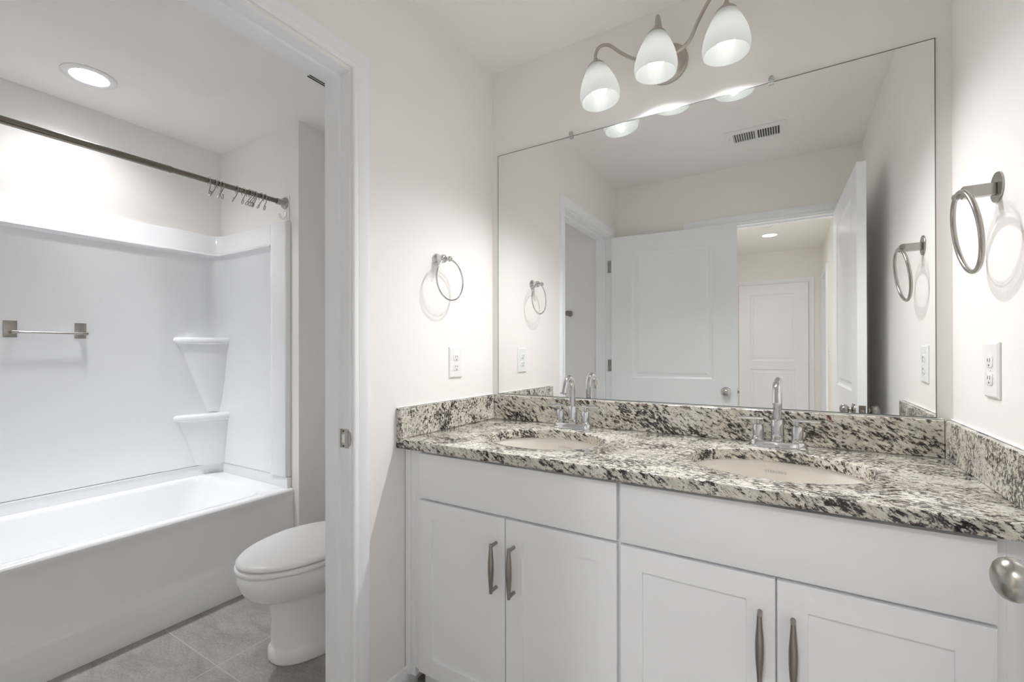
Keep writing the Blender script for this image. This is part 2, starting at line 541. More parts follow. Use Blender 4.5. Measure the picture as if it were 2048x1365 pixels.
KNOB = [(0.0325, 0), (0.0325, 0.004), (0.030, 0.009), (0.022, 0.012), (0.014, 0.015), (0.0115, 0.020), (0.0125, 0.0245), (0.0165, 0.0275), (0.0225, 0.0315), (0.0268, 0.0375), (0.0285, 0.0445), (0.0282, 0.0510), (0.0258, 0.0575), (0.0205, 0.0630), (0.0115, 0.0670), (0.0, 0.0682)]
def knobs(leaf, u, z, th, m='knob', button=True, sides=(0, 1), k_=1.0):
    for s in sides:
        y, d = (0.0, (0, -1, 0)) if s == 0 else (th, (0, 1, 0))
        bm = B(); lathe(bm, [(r if t < 0.024 else r * k_, t if k_ == 1 else t * 0.86) for r, t in KNOB], (u, y, z), d, 40)
        k = obj('door_knob', bm, m, leaf, angle=60)
        if button:
            bm = B(); lathe(bm, [(0.007, 0.066), (0.007, 0.0705), (0.0055, 0.072), (0, 0.072)], (u, y, z), d, 20)
            obj('lock_button', bm, 'chrome', k)

def latch(leaf, w, z, th):
    bm = B(); box(bm, w, w + 0.0015, th / 2 - 0.0125, th / 2 + 0.0125, z - 0.028, z + 0.028, 0.0005, 1)
    l = obj('latch_plate', bm, 'pull', leaf)
    bm = B(); box(bm, w + 0.0015, w + 0.012, th / 2 - 0.007, th / 2 + 0.007, z - 0.009, z + 0.009, 0.002, 2)
    obj('latch_bolt', bm, 'nickel', l)

def hinge(leaf, z):
    bm = B()
    lathe(bm, [(0.0055, -0.045), (0.0055, 0.045)], (-0.002, -0.004, z), (0, 0, 1), 16)
    lathe(bm, [(0.0, -0.048), (0.004, -0.0465), (0.004, -0.045), (0.0, -0.045)], (-0.002, -0.004, z), (0, 0, 1), 12)
    h = obj('hinge', bm, 'nickel', leaf)
    bm = B()
    # plate let into the jamb
    box(bm, -0.034, -0.004, 0.0045, 0.0065, z - 0.044, z + 0.044, 0.0008, 1)
    p = obj('hinge_plate', bm, 'nickel', h)
    bm = B()
    for dz, dx in ((-0.03, -0.012), (0, -0.022), (0.03, -0.012)):
        lathe(bm, [(0.0035, 0), (0.0035, 0.0008)], (dx, 0.0064, z + dz), (0, 1, 0), 12)
    obj('hinge_screws', bm, 'pull', h)

LW = 0.848
A_ANG = math.radians(-6.0)
P2 = [(0.152, LW - 0.148, 0.985, 1.92), (0.152, LW - 0.148, 0.24, 0.81)]
d1 = door_leaf('door_1', LW, P2, (0.010, -1.634, 0), A_ANG)
knobs(d1, LW - 0.07, 0.905, 0.035, 'knob', True, sides=(1,))
bm = B(); lathe(bm, KNOB[:5] + [(0.012, 0.018), (0.0, 0.018)], (LW - 0.07, 0, 0.905), (0, -1, 0), 32); obj('knob_rosette', bm, 'knob', d1)
latch(d1, LW, 0.905, 0.035)
for z in (1.825, 1.075, 0.25): hinge(d1, z)

d2 = door_leaf('door_2', 0.86, P2, (1.424, -1.722, 0), math.radians(90 - 1.6))
knobs(d2, 0.86 - 0.076, 0.905, 0.035, 'brass', False, k_=0.88)
latch(d2, 0.86, 0.905, 0.035)

d3 = door_leaf('door_3', 0.757, [(0.13, 0.627, 1.06, 1.90), (0.13, 0.627, 0.24, 0.955)], (1.366, -4.862, 0), PI, zt=2.026)
d3.location = (1.366, -4.863, 0)
d4 = door_leaf('door_4', 0.73, [(0.13, 0.6, 1.06, 1.90), (0.13, 0.6, 0.24, 0.955)], (HR + 0.085, -4.105, 0), -PI / 2, zt=2.03, th=0.029)

# strike plate on the near jamb of the tub-room doorway
bm = B()
box(bm, -0.048, -0.004, DY1 - 0.0028, DY1 - 0.001, 0.883, 0.941, 0.0006, 1)
tube(bm, [(-0.006, DY1 - 0.002, 0.889), (0.001, DY1 - 0.001, 0.892), (0.0035, DY1 + 0.001, 0.912), (0.001, DY1 - 0.001, 0.932), (-0.006, DY1 - 0.002, 0.935)], 0.0016, 8)
R = [(-0.006, 0.886), (0.002, 0.894), (0.0045, 0.912), (0.002, 0.930), (-0.006, 0.938)]
loft(bm, [[(x, DY1 - 0.0028, z) for x, z in R], [(x, DY1 - 0.0012, z) for x, z in R]])
sp = obj('strike_plate', bm, 'nickel', loc=(-0.02, DY1 - 0.002, 0.912))
tag(sp, 'grey metal strike plate set in the white door jamb', 'strike plate')
bm = B(); box(bm, -0.034, -0.021, DY1 - 0.0032, DY1 - 0.0027, 0.899, 0.925, 0); obj('latch_hole', bm, 'plastic', sp)
bm = B()
bm.free()
for z in (0.889, 0.935):
    bm = B(); lathe(bm, [(0.003, 0), (0.003, 0.0006), (0.0012, 0.0004)], (-0.027, DY1 - 0.0027, z), (0, -1, 0), 12)
    obj('screw', bm, 'dark', sp)

# ------------------------------------------------------------------ vanity
CT, CB, CF = 0.8816, 0.850, -0.594      # counter top, underside, front edge
SP = 0.986
sinks = [(0.432, -0.325, 0.205, 0.170), (1.112, -0.325, 0.213, 0.175)]
def counter():
    bm = B()
    loops = []
    rect = [(0.002, -0.002), (0.002, CF), (W - 0.002, CF), (W - 0.002, -0.002)]
    def loop(pts):
        vs = [bm.verts.new((x, y, CT)) for x, y in pts]
        es = [bm.edges.new((vs[i], vs[(i + 1) % len(vs)])) for i in range(len(vs))]
        return es
    def fine(r):
        out = []
        for i in range(4):
            a, b = Vector(r[i]), Vector(r[(i + 1) % 4])
            k = max(1, int((b - a).length / 0.06))
            out += [tuple(a.lerp(b, s / k)) for s in range(k)]
        return out
    es = loop(fine(rect))
    for cx, cy, rx, ry in sinks:
        es += loop([(cx + rx * math.cos(2 * PI * k / 72), cy + ry * math.sin(2 * PI * k / 72)) for k in range(72)])
    bmesh.ops.triangle_fill(bm, use_beauty=True, edges=es)
    r = bmesh.ops.extrude_face_region(bm, geom=list(bm.faces))
    bmesh.ops.translate(bm, verts=[v for v in r['geom'] if isinstance(v, bmesh.types.BMVert)], vec=(0, 0, CB - CT))
    bm.normal_update()
    ed = []
    for e in bm.edges:
        a, b = e.verts
        if abs(a.co.z - CT) < 1e-5 and abs(b.co.z - CT) < 1e-5 and len(e.link_faces) == 2:
            if abs(e.link_faces[0].normal.dot(e.link_faces[1].normal)) < 0.5: ed.append((e, 1))
        elif abs(a.co.z - CB) < 1e-5 and abs(b.co.z - CB) < 1e-5 and abs(a.co.y - CF) < 1e-4 and abs(b.co.y - CF) < 1e-4:
            ed.append((e, 1))
    bmesh.ops.bevel(bm, geom=[e for e, _ in ed], offset=0.004, segments=3, profile=0.5, affect='EDGES')
    return bm
ct = obj('countertop', counter(), 'granite', angle=40)
tag(ct, 'speckled black and cream granite countertop with two oval sink cutouts', 'countertop')
bm = B(); box(bm, 0.0215, W - 0.0215, -0.0205, -0.001, CT + 0.0003, SP, 0.0015, 1)
s = obj('backsplash', bm, 'granite'); tag(s, 'long granite backsplash running under the mirror', 'backsplash', 'granite splash strips')
bm = B(); box(bm, 0.0215, W - 0.0215, -0.0065, -0.0005, SP, SP + 0.0035, 0.0015, 1); obj('caulk_line', bm, 'caulk', s)
bm = B(); box(bm, 0.001, 0.0205, CF + 0.001, -0.001, CT + 0.0003, SP, 0.0015, 1)
s = obj('backsplash', bm, 'granite'); tag(s, 'short granite side splash against the left wall by the doorway', 'backsplash', 'granite splash strips')
bm = B(); box(bm, 0.0003, 0.006, CF + 0.001, -0.001, SP, SP + 0.0035, 0.0015, 1); obj('caulk_line', bm, 'caulk', s)
bm = B(); box(bm, W - 0.0205, W - 0.001, CF + 0.001, -0.001, CT + 0.0003, SP, 0.0015, 1)
s = obj('backsplash', bm, 'granite'); tag(s, 'short granite side splash against the right wall under the round steel towel ring', 'backsplash', 'granite splash strips')
bm = B(); box(bm, W - 0.006, W - 0.0003, CF + 0.001, -0.001, SP, SP + 0.0035, 0.0015, 1); obj('caulk_line', bm, 'caulk', s)

def bowl_r(t): return (1 - t ** 2.6) ** 0.5        # t 0 rim .. 1 bottom
def sink(i, label):
    cx, cy, rx, ry = sinks[i]
    zt, dep = CB - 0.0008, 0.145
    t = thing('sink', (cx, cy, zt - dep), label, 'sink', 'oval undermount sinks')
    bm = B()
    n = 64
    def el(k, z): return [(cx + (rx + 0.006) * k * math.cos(2 * PI * j / n), cy + (ry + 0.006) * k * math.sin(2 * PI * j / n), z) for j in range(n)]
    rings = [el(1.11, zt - 0.012), el(1.11, zt), el(1.0, zt), el(0.985, zt - 0.006)]
    for q in range(1, 15):
        a = q / 15
        rings.append(el(0.975 * (1 - a ** 3.2) ** 0.55, zt - 0.006 - (dep - 0.006) * (1 - (1 - a) ** 1.35)))
    rings.append(el(0.09, zt - dep))
    R_ = loft(bm, rings, cap=False)
    bm.faces.new(R_[-1])
    obj('bowl', bm, 'bisque', t, angle=50)
    bm = B(); lathe(bm, [(0.0, 0.004), (0.012, 0.0055), (0.020, 0.003), (0.0225, 0.0), (0.0, 0.0)], (cx, cy, zt - dep + 0.001), (0, 0, 1), 28)
    obj('drain', bm, 'chrome', t)
    # faint maker's lettering on the back of the bowl
    cu = bpy.data.curves.new('lettering', 'FONT')
    cu.body = 'STERLING'; cu.size = 0.0105; cu.align_x = 'CENTER'; cu.space_character = 1.25
    tx = bpy.data.objects.new('lettering_source', cu)
    COL.objects.link(tx)
    dg = bpy.context.evaluated_depsgraph_get()
    me = bpy.data.meshes.new_from_object(tx.evaluated_get(dg))
    bpy.data.objects.remove(tx)
    bm = B(); bm.from_mesh(me)
    zc = zt - 0.034
    for v in bm.verts:
        z = zc + v.co.y
        # find ring scale at this height
        h = (zt - 0.006 - z) / (dep - 0.006)
        a = 1 - (1 - h) ** (1 / 1.35)
        k = 0.975 * (1 - a ** 3.2) ** 0.55 - 0.004
        x = v.co.x
        X = (rx + 0.006) * k
        v.co = (cx + x, cy + (ry + 0.006) * k * math.sqrt(max(0, 1 - (x / X) ** 2)) - 0.0008, z)
    obj('lettering', bm, 'print', t, smooth=False)
    return t
sink(0, 'oval bisque undermount sink with a chrome faucet, nearer the left wall')
sink(1, 'oval bisque undermount sink nearer the right wall, closer to the viewer')

def faucet(x0, label):
    y0 = -0.088
    t = thing('faucet', (x0, y0, CT), label, 'faucet', 'chrome two-handle faucets')
    bm = B()
    def pill(z, w, d, n=12):
        pts = []
        for sx in (1, -1):
            for k in range(n + 1):
                a = -PI / 2 + PI * k / n
                pts.append((x0 + sx * (w - d + d * math.cos(a)), y0 + sx * d * math.sin(a), z))
        return pts
    loft(bm, [pill(CT, 0.080, 0.030), pill(CT + 0.004, 0.080, 0.030), pill(CT + 0.007, 0.077, 0.027), pill(CT + 0.018, 0.075, 0.0255), pill(CT + 0.021, 0.073, 0.0235)])
    obj('base_plate', bm, 'chrome', t)
    z = CT + 0.021
    bm = B()
    lathe(bm, [(0.0195, 0), (0.0195, 0.004), (0.0180, 0.006), (0.0180, 0.056), (0.0160, 0.063), (0.0118, 0.066)], (x0, y0, z), (0, 0, 1), 36)
    obj('spout_body', bm, 'chrome', t)
    bm = B()
    zz = z + 0.060
    pts = [(x0, y0, zz)] + [(x0, y0, zz + d) for d in (0.03, 0.056, 0.075)]
    rad = 0.038
    top = zz + 0.078
    for k in range(1, 13):
        a = PI * 0.90 * k / 12
        pts.append((x0, y0 - rad + rad * math.cos(a), top + rad * math.sin(a)))
    last = Vector(pts[-1]); dirn = (last - Vector(pts[-2])).normalized()
    pts.append(tuple(last + dirn * 0.032))
    tube(bm, pts, 0.0115, 22)
    obj('spout', bm, 'chrome', t, angle=50)
    for s in (-1, 1):
        hx = x0 + s * 0.052
        bm = B()
        lathe(bm, [(0.0175, 0), (0.0175, 0.004), (0.0155, 0.006), (0.0155, 0.040), (0.0125, 0.047), (0.0055, 0.050), (0.005, 0.062)], (hx, y0, z), (0, 0, 1), 32)
        h = obj('handle', bm, 'chrome', t)
        bm = B()
        a, b = Vector((hx - s * 0.013, y0 + 0.002, z + 0.0655)), Vector((hx + s * 0.058, y0 - 0.006, z + 0.0655))
        tube(bm, [a, b], 0.0052, 16)
        obj('lever', bm, 'chrome', h)
    return t
faucet(0.432, 'chrome gooseneck faucet with two lever handles behind the left sink')
faucet(1.116, 'chrome gooseneck faucet with two lever handles behind the right sink')

FY = -0.548          # face of the cabinet boxes
DFY = -0.568         # face of doors and drawer fronts
def shaker(bm, x0, x1, z0, z1, st=0.057):
    y1 = FY - 0.001
    # frame pieces and recessed panel in one closed shell
    r = [(0, DFY), (st - 0.001, DFY), (st, DFY + 0.0065)]
    R = loft(bm, [[(x0 + d, y, z0 + d), (x1 - d, y, z0 + d), (x1 - d, y, z1 - d), (x0 + d, y, z1 - d)] for d, y in [(0.0, y1), (0.0, DFY + 0.0012), (0.0012, DFY)] + r[1:]])
    return bm
def pull(par, x, za, zb):
    bm = B()
    y = DFY
    yo = y - 0.030
    for z in (za, zb):
        tube(bm, [(x, y, z), (x, yo - 0.0005, z)], 0.0052, 14)
    pts, rr = [], []
    for k in range(25):
        f = k / 24
        pts.append((x, yo, za - 0.006 + (zb - za + 0.012) * f))
        rr.append(0.0050 + 0.0040 * math.sin(PI * f) ** 1.5)
    tube(bm, pts, rr, 16)
    obj('pull_handle', bm, 'pull', par, angle=50)
def cabinet(x0, x1, a0, a1, gap, label, fill):
    t = thing('vanity_cabinet', ((x0 + x1) / 2, -0.3, 0.0), label, 'cabinet', 'shaker vanity cabinets')
    bm = B(); zc = CB - 0.0005
    yf = FY + 0.019
    for q in ((x0, x0 + 0.016, yf, -0.010, 0.106, zc), (x1 - 0.016, x1, yf, -0.010, 0.106, zc), (x0, x1, -0.010, -0.002, 0.106, zc), (x0, x1, yf, -0.002, 0.09, 0.106),
              (x0, x0 + 0.035, FY, yf, 0.09, zc), (x1 - 0.035, x1, FY, yf, 0.09, zc), (x0 + 0.035, x1 - 0.035, FY, yf, 0.09, 0.13), (x0 + 0.035, x1 - 0.035, FY, yf, 0.825, zc),
              (x0 + 0.035, x1 - 0.035, FY, yf, 0.665, 0.70), (gap - 0.02, gap + 0.02, FY, yf, 0.13, 0.665)): box(bm, *q)
    box(bm, x0 + 0.001, x1 - 0.001, -0.50, -0.48, 0.0, 0.09)
    obj('body', bm, 'cab', t)
    f0, f1 = fill
    bm = B(); box(bm, f0, f1, FY - 0.001, FY + 0.02, 0.06, CB - 0.0005, 0.001, 1)
    if f0 < 0.1: box(bm, f0, f0 + 0.022, FY - 0.006, FY - 0.001, 0.06, CB - 0.0005, 0.0015, 1)
    obj('filler_strip', bm, 'cab', t)
    bm = B(); box(bm, a0, a1, DFY, FY - 0.001, 0.688, 0.838, 0.0012, 2)
    obj('drawer_front', bm, 'cab', t)
    for q, (u, v, hx) in enumerate(((a0, gap - 0.0018, gap - 0.031), (gap + 0.0018, a1, gap + 0.031))):
        bm = B(); shaker(bm, u, v, 0.10, 0.680)
        d = obj('door', bm, 'cab', t, angle=20)
        pull(d, hx, 0.470, 0.603)
    return t
cabinet(0.045, 0.7695, 0.080, 0.764, 0.4235, 'white shaker vanity cabinet with two doors under the left sink', (0.004, 0.045))
cabinet(0.7700, 1.478, 0.774, 1.462, 1.1205, 'white shaker vanity cabinet with two doors under the right sink', (1.478, W - 0.002))

# ------------------------------------------------------------------ mirror and its clips
bm = B(); box(bm, 0.0344, 1.5002, -0.006, -0.0006, SP + 0.004, 2.0588)
for f in bm.faces: f.material_index = 1
bm.normal_update()
for f in bm.faces:
    if f.calc_center_median().y < -0.0059: f.material_index = 0
mo = obj('wall_mirror', bm, ['mirror', 'mirroredge'], loc=(0.77, -0.003, 1.5), smooth=False)
tag(mo, 'large frameless rectangular wall mirror above the granite vanity top', 'mirror')
bm = B()
e_ = 0.0022
for q in ((0.0344, 0.0344 + e_, SP + 0.004, 2.0588), (1.5002 - e_, 1.5002, SP + 0.004, 2.0588), (0.0344, 1.5002, SP + 0.004, SP + 0.004 + e_), (0.0344, 1.5002, 2.0588 - e_, 2.0588)):
    box(bm, q[0], q[1], -0.0064, -0.0059, q[2], q[3])
obj('dark_edge', bm, 'mirroredge', mo, smooth=False)
def clip(x, label):
    z = 2.0588
    t = thing('mirror_clip', (x, -0.006, z), label, 'clip', 'clear mirror clips')
    bm = B()
    box(bm, x - 0.008, x + 0.008, -0.0125, -0.0065, z - 0.010, z + 0.004, 0.002, 2)
    lathe(bm, [(0.009, 0), (0.009, 0.010), (0.007, 0.0125), (0, 0.0125)], (x, -0.0005, z + 0.010), (0, -1, 0), 20)
    obj('clip_body', bm, 'clear', t)
    bm = B(); lathe(bm, [(0.0035, 0.0126), (0.0035, 0.0138), (0.0, 0.0142)], (x, -0.0005, z + 0.010), (0, -1, 0), 14)
    obj('screw', bm, 'chrome', t)
clip(0.393, 'small clear clip on the mirror top edge below the lowest left glass shade')
clip(1.101, 'small clear clip on the mirror top edge right of the glass shades')

# ------------------------------------------------------------------ light fixture over the mirror
FXC = Vector((0.772, 0, 2.228))
lt = thing('vanity_light', FXC, 'brushed nickel three-arm wall light with frosted glass shades above the mirror', 'light fixture')
bm = B()
lathe(bm, [(0.072, 0.0005), (0.072, 0.006), (0.066, 0.012), (0.063, 0.012), (0.058, 0.017), (0.055, 0.017), (0.045, 0.030), (0.030, 0.042), (0.014, 0.050), (0.010, 0.058), (0, 0.060)], FXC, (0, -1, 0), 48)
obj('wall_plate', bm, 'fixnickel', lt, angle=50)
shades = [((0.545, -0.125, 2.236), (0.563, -0.13, 2.096), [(0.762, -0.050, 2.222), (0.735, -0.068, 2.214), (0.685, -0.088, 2.226), (0.632, -0.102, 2.262), (0.588, -0.112, 2.300), (0.556, -0.120, 2.300), (0.543, -0.125, 2.275), (0.544, -0.125, 2.245)]),
          ((0.764, -0.130, 2.272), (0.760, -0.13, 2.132), [(0.770, -0.050, 2.235), (0.769, -0.072, 2.262), (0.768, -0.090, 2.305), (0.766, -0.110, 2.334), (0.765, -0.127, 2.322), (0.764, -0.130, 2.280)]),
          ((0.981, -0.130, 2.264), (0.980, -0.13, 2.124), [(0.784, -0.050, 2.222), (0.812, -0.075, 2.212), (0.860, -0.090, 2.228), (0.893, -0.100, 2.280), (0.930, -0.108, 2.332), (0.958, -0.122, 2.345), (0.980, -0.130, 2.318), (0.981, -0.130, 2.272)])]
for top, rim, arm in shades:
    top, rim = Vector(top), Vector(rim)
    d = (rim - top).normalized()
    L = (rim - top).length
    bm = B(); tube(bm, spline(arm, 8), 0.0058, 14)
    a = obj('arm', bm, 'fixnickel', lt, angle=60)
    bm = B()
    lathe(bm, [(0.0075, -0.022), (0.010, -0.016), (0.013, -0.010), (0.022, -0.004), (0.031, 0.006), (0.0335, 0.014), (0.0325, 0.0145), (0.030, 0.010), (0.0, 0.004)], top, d, 36)
    obj('shade_holder', bm, 'fixnickel', a, angle=50)
    prof = []
    for k in range(19):
        f = k / 18
        r = 0.0315 + (0.0715 - 0.0315) * math.sin(min(1, f * 1.12) * PI / 2) ** 0.95
        if f > 0.82: r -= 0.0035 * ((f - 0.82) / 0.18) ** 1.5
        prof.append((r, 0.010 + (L - 0.010) * f))
    bm = B()
    inner = [(r - 0.0028, t) for r, t in prof[::-1]]
    lathe(bm, prof + [(prof[-1][0] - 0.0014, prof[-1][1] + 0.0012)] + inner, top, d, 48, cap=False)
    sh = obj('glass_shade', bm, 'frost', lt, angle=60)
    # lamp: white collar and glowing globe
    bm = B(); lathe(bm, [(0.013, 0.004), (0.013, 0.040), (0.020, 0.058)], top, d, 24); obj('bulb_collar', bm, 'plastic', lt)
    bm = B()
    c = L - 0.042
    R_ = 0.0275
    lathe(bm, [(0.019, c - 0.031)] + [(R_ * math.sin(PI * (0.24 + 0.76 * q / 12)), c - R_ * math.cos(PI * (0.24 + 0.76 * q / 12))) for q in range(13)], top, d, 32)
    obj('bulb', bm, 'bulb', lt, angle=80)
    ld = bpy.data.lights.new('lamp_light', 'SPOT')       # the light the lamp throws down out of its open shade
    ld.energy = SPOT_W
    ld.color = (0.975, 0.985, 1.0)
    ld.spot_size = math.radians(142)
    ld.spot_blend = 1.0
    ld.shadow_soft_size = 0.012
    lo = bpy.data.objects.new('lamp_light', ld)
    COL.objects.link(lo)
    lo.parent = lt
    lo.location = top + d * (L - 0.001) - FXC
    lo.rotation_euler = d.to_track_quat('-Z', 'Y').to_euler()

# ------------------------------------------------------------------ towel rings
t = thing('towel_ring', (0, -0.383, 1.531), 'small polished chrome towel ring on the left wall above the outlet', 'towel ring')
c = Vector((0, -0.383, 1.531))
bm = B(); lathe(bm, [(0.0245, 0.0005), (0.0245, 0.004), (0.021, 0.009), (0.0165, 0.014), (0.0155, 0.022), (0.0165, 0.032), (0.015, 0.040), (0.009, 0.044)], c, (1, 0, 0), 36)
obj('wall_post', bm, 'chrome', t, angle=50)
bm = B(); lathe(bm, [(0.0075, 0.040), (0.0060, 0.048), (0.0085, 0.052), (0.0110, 0.058), (0.0105, 0.064), (0.006, 0.069), (0, 0.070)], c + Vector((0, 0.004, -0.003)), (1, 0, 0), 28)
obj('end_ball', bm, 'chrome', t, angle=60)
bm = B(); ring(bm, (0.052, -0.366, 1.452), 0.0775, 0.0033, (-0.03, -0.16, 1), (0, 1, 0.16))
obj('ring', bm, 'chrome', t, angle=80)

t = thing('towel_ring', (W, -0.320, 1.534), 'large satin nickel towel ring with flat arm on the right wall', 'towel ring')
bm = B(); lathe(bm, [(0.033, 0.0005), (0.033, 0.003), (0.032, 0.0045), (0, 0.0045)], (W, -0.320, 1.534), (-1, 0, 0), 44)
obj('wall_disc', bm, 'nickel', t)
bm = B(); box(bm, W - 0.058, W - 0.0045, -0.328, -0.312, 1.518, 1.544, 0.001, 1)
obj('arm', bm, 'nickel', t)
bm = B(); tube(bm, [(W - 0.060, -0.332, 1.527), (W - 0.060, -0.290, 1.531)], 0.0085, 18)
obj('end_sleeve', bm, 'pull', t)
bm = B(); ring(bm, (W - 0.053, -0.330, 1.441), 0.089, 0.0052, (-0.14, 0.02, 1), (0.03, 1, 0), 64)
obj('ring', bm, 'nickel', t, angle=80)

# ------------------------------------------------------------------ outlets and switch
def outlet(x, y, z, s, label, hy=0.040):
    t = thing('outlet', (x, y, z), label, 'outlet', 'duplex wall outlets')
    bm = B()
    h = 0.0615
    loft(bm, [[(x + s * d, y - hy + i, z - h + i), (x + s * d, y + hy - i, z - h + i), (x + s * d, y + hy - i, z + h - i), (x + s * d, y - hy + i, z + h - i)] for d, i in ((0.0003, 0), (0.0035, 0.0), (0.0065, 0.004))])
    obj('cover_plate', bm, 'plastic', t, angle=20)
    for dz in (-0.0195, 0.0195):
        bm = B()
        pts = []
        for k in range(32):
            a = 2 * PI * k / 32
            pts.append((max(-0.0165, min(0.0165, 0.0185 * math.cos(a))), max(-0.0135, min(0.0135, 0.0185 * math.sin(a)))))
        loft(bm, [[(x + s * q, y + u * k_, z + dz + v * k_) for u, v in pts] for q, k_ in ((0.0060, 1), (0.0080, 1), (0.0086, 0.94))])
        r = obj('receptacle', bm, 'plastic', t)
        bm = B()
        for dy, hh in ((-0.0062, 0.0045), (0.0062, 0.0036)):
            box(bm, x + min(s * 0.0083, s * 0.0089), x + max(s * 0.0083, s * 0.0089), y + dy - 0.0011, y + dy + 0.0011, z + dz + 0.003 - hh, z + dz + 0.003 + hh)
        lathe(bm, [(0.0024, 0.0083), (0.0024, 0.0089)], (x, y, z + dz - 0.0085), (s, 0, 0), 12)
        obj('slots', bm, 'dark', r)
    bm = B(); lathe(bm, [(0.003, 0.006), (0.003, 0.0073), (0, 0.0076)], (x, y, z), (s, 0, 0), 14); obj('screw', bm, 'plastic', t)
outlet(0, -0.272, 1.137, 1, 'white duplex outlet on the left wall under the chrome towel ring')
outlet(W, -0.292, 1.135, -1, 'white duplex outlet on the right wall above the side splash')
t = thing('light_switch', (HR, -3.71, 1.155), 'white switch plate on the hallway wall seen in the mirror', 'switch')
bm = B(); box(bm, HR - 0.006, HR - 0.0003, -3.745, -3.675, 1.095, 1.215, 0.002, 2); obj('cover_plate', bm, 'plastic', t)
bm = B(); box(bm, HR - 0.014, HR - 0.006, -3.715, -3.705, 1.148, 1.168, 0.001, 1); obj('toggle', bm, 'plastic', t)

# ------------------------------------------------------------------ ceiling register, hall light, smoke alarm
t = thing('air_register', (0.99, -1.272, H), 'white ceiling air register with angled louvers, seen in the mirror', 'vent')
bm = B()
x0, x1, y0, y1 = 0.835, 1.145, -1.375, -1.170
zz = H - 0.006
a0, a1, b0, b1 = x0 + 0.04, x1 - 0.035, y0 + 0.045, y1 - 0.045
for q in ((x0, x1, y0, b0), (x0, x1, b1, y1), (x0, a0, b0, b1), (a1, x1, b0, b1)):
    box(bm, q[0], q[1], q[2], q[3], zz, H - 0.0004)
xm = (a0 + a1) / 2
box(bm, xm - 0.006, xm + 0.006, b0, b1, zz, H - 0.0004)
obj('frame', bm, 'plastic', t)
bm = B(); box(bm, a0, a1, b0, b1, H - 0.0012, H - 0.0004); obj('duct_opening', bm, 'shadowgap', t)  # flat dark sheet painted as the shade up the duct
for side, s in (((a0, xm - 0.006), 1), ((xm + 0.006, a1), -1)):
    for k in range(9):
        x = side[0] + (side[1] - side[0]) * (k + 0.5) / 9
        bm = B()
        pr = [(x - 0.0042, zz), (x - 0.0028, zz), (x - 0.0028 + s * 0.004, H - 0.0014), (x - 0.0042 + s * 0.004, H - 0.0014)]
        extrude_y(bm, pr, b0, b1)
        obj('louver', bm, 'plastic', t)
bm = B(); tube(bm, [(x0 + 0.022, y1 - 0.085, zz), (x0 + 0.018, y1 - 0.085, zz - 0.014)], 0.003, 10); obj('damper_lever', bm, 'plastic', t)

def downlight(x, y, label, group, m, watts, beam, r_out=0.098, r_in=0.068):
    t = thing('recessed_light', (x, y, H), label, 'ceiling light', group)
    bm = B()
    lathe(bm, [(r_out, 0.0003), (r_out, 0.004), (r_out - 0.006, 0.0075), (r_in + 0.006, 0.009), (r_in, 0.006), (r_in, 0.0), (r_in - 0.006, -0.05), (r_in - 0.004, -0.05), (0.0695, -0.002)], (x, y, H), (0, 0, -1), 56, cap=False)
    obj('trim_ring', bm, 'plastic', t, angle=50)
    bm = B(); lathe(bm, [(r_in - 0.005, -0.056), (r_in - 0.005, -0.050), (r_in * 0.7, -0.046), (0, -0.044)], (x, y, H), (0, 0, -1), 48)
    obj('lens', bm, m, t, angle=60)
    ld = bpy.data.lights.new('can_beam', 'SPOT')          # the can's own downward beam
    ld.energy = watts
    ld.color = (0.975, 0.985, 1.0)
    ld.spot_size = math.radians(beam)
    ld.spot_blend = 1.0
    ld.shadow_soft_size = 0.05
    lo = bpy.data.objects.new('can_beam', ld)
    COL.objects.link(lo)
    lo.parent = t
    lo.location = (0, 0, 0.043)
downlight(-1.572, -0.950, 'round recessed ceiling light glowing above the bathtub', 'recessed ceiling lights', 'can', TUB_W, 70)
downlight(0.985, -3.925, 'round recessed ceiling light in the hallway, seen in the mirror', 'recessed ceiling lights', 'hallcan', HALL_W, 128)
downlight(0.985, -2.42, 'added unseen recessed fill light in the hallway just outside the entry door', 'recessed ceiling lights', 'fillcan', HALL_FILL_W, 128)  # unseen lamp, added to brighten the cabinet fronts
t = thing('smoke_alarm', (0.97, -3.42, H), 'small round white smoke alarm on the hallway ceiling', 'smoke alarm')
bm = B(); lathe(bm, [(0.062, 0.0004), (0.062, 0.012), (0.055, 0.026), (0.03, 0.032), (0, 0.033)], (0.97, -3.42, H), (0, 0, -1), 40); obj('housing', bm, 'plastic', t, angle=50)

t = thing('exhaust_grille', (-0.60, -0.33, H), 'round white slotted ceiling grille peeking out above the door jamb', 'vent')
c = Vector((-0.630, -0.402, H))
bm = B(); lathe(bm, [(0.10, 0.0004), (0.10, 0.008), (0.094, 0.018), (0.075, 0.024), (0, 0.026)], c, (0, 0, -1), 48); obj('housing', bm, 'plastic', t, angle=50)
for k in range(-4, 5):
    bm = B()
    box(bm, c.x + k * 0.014 - 0.0028, c.x + k * 0.014 + 0.0028, c.y - 0.055, c.y + 0.055, H - 0.0270, H - 0.0235)
    obj('slot', bm, 'shadowgap', t)

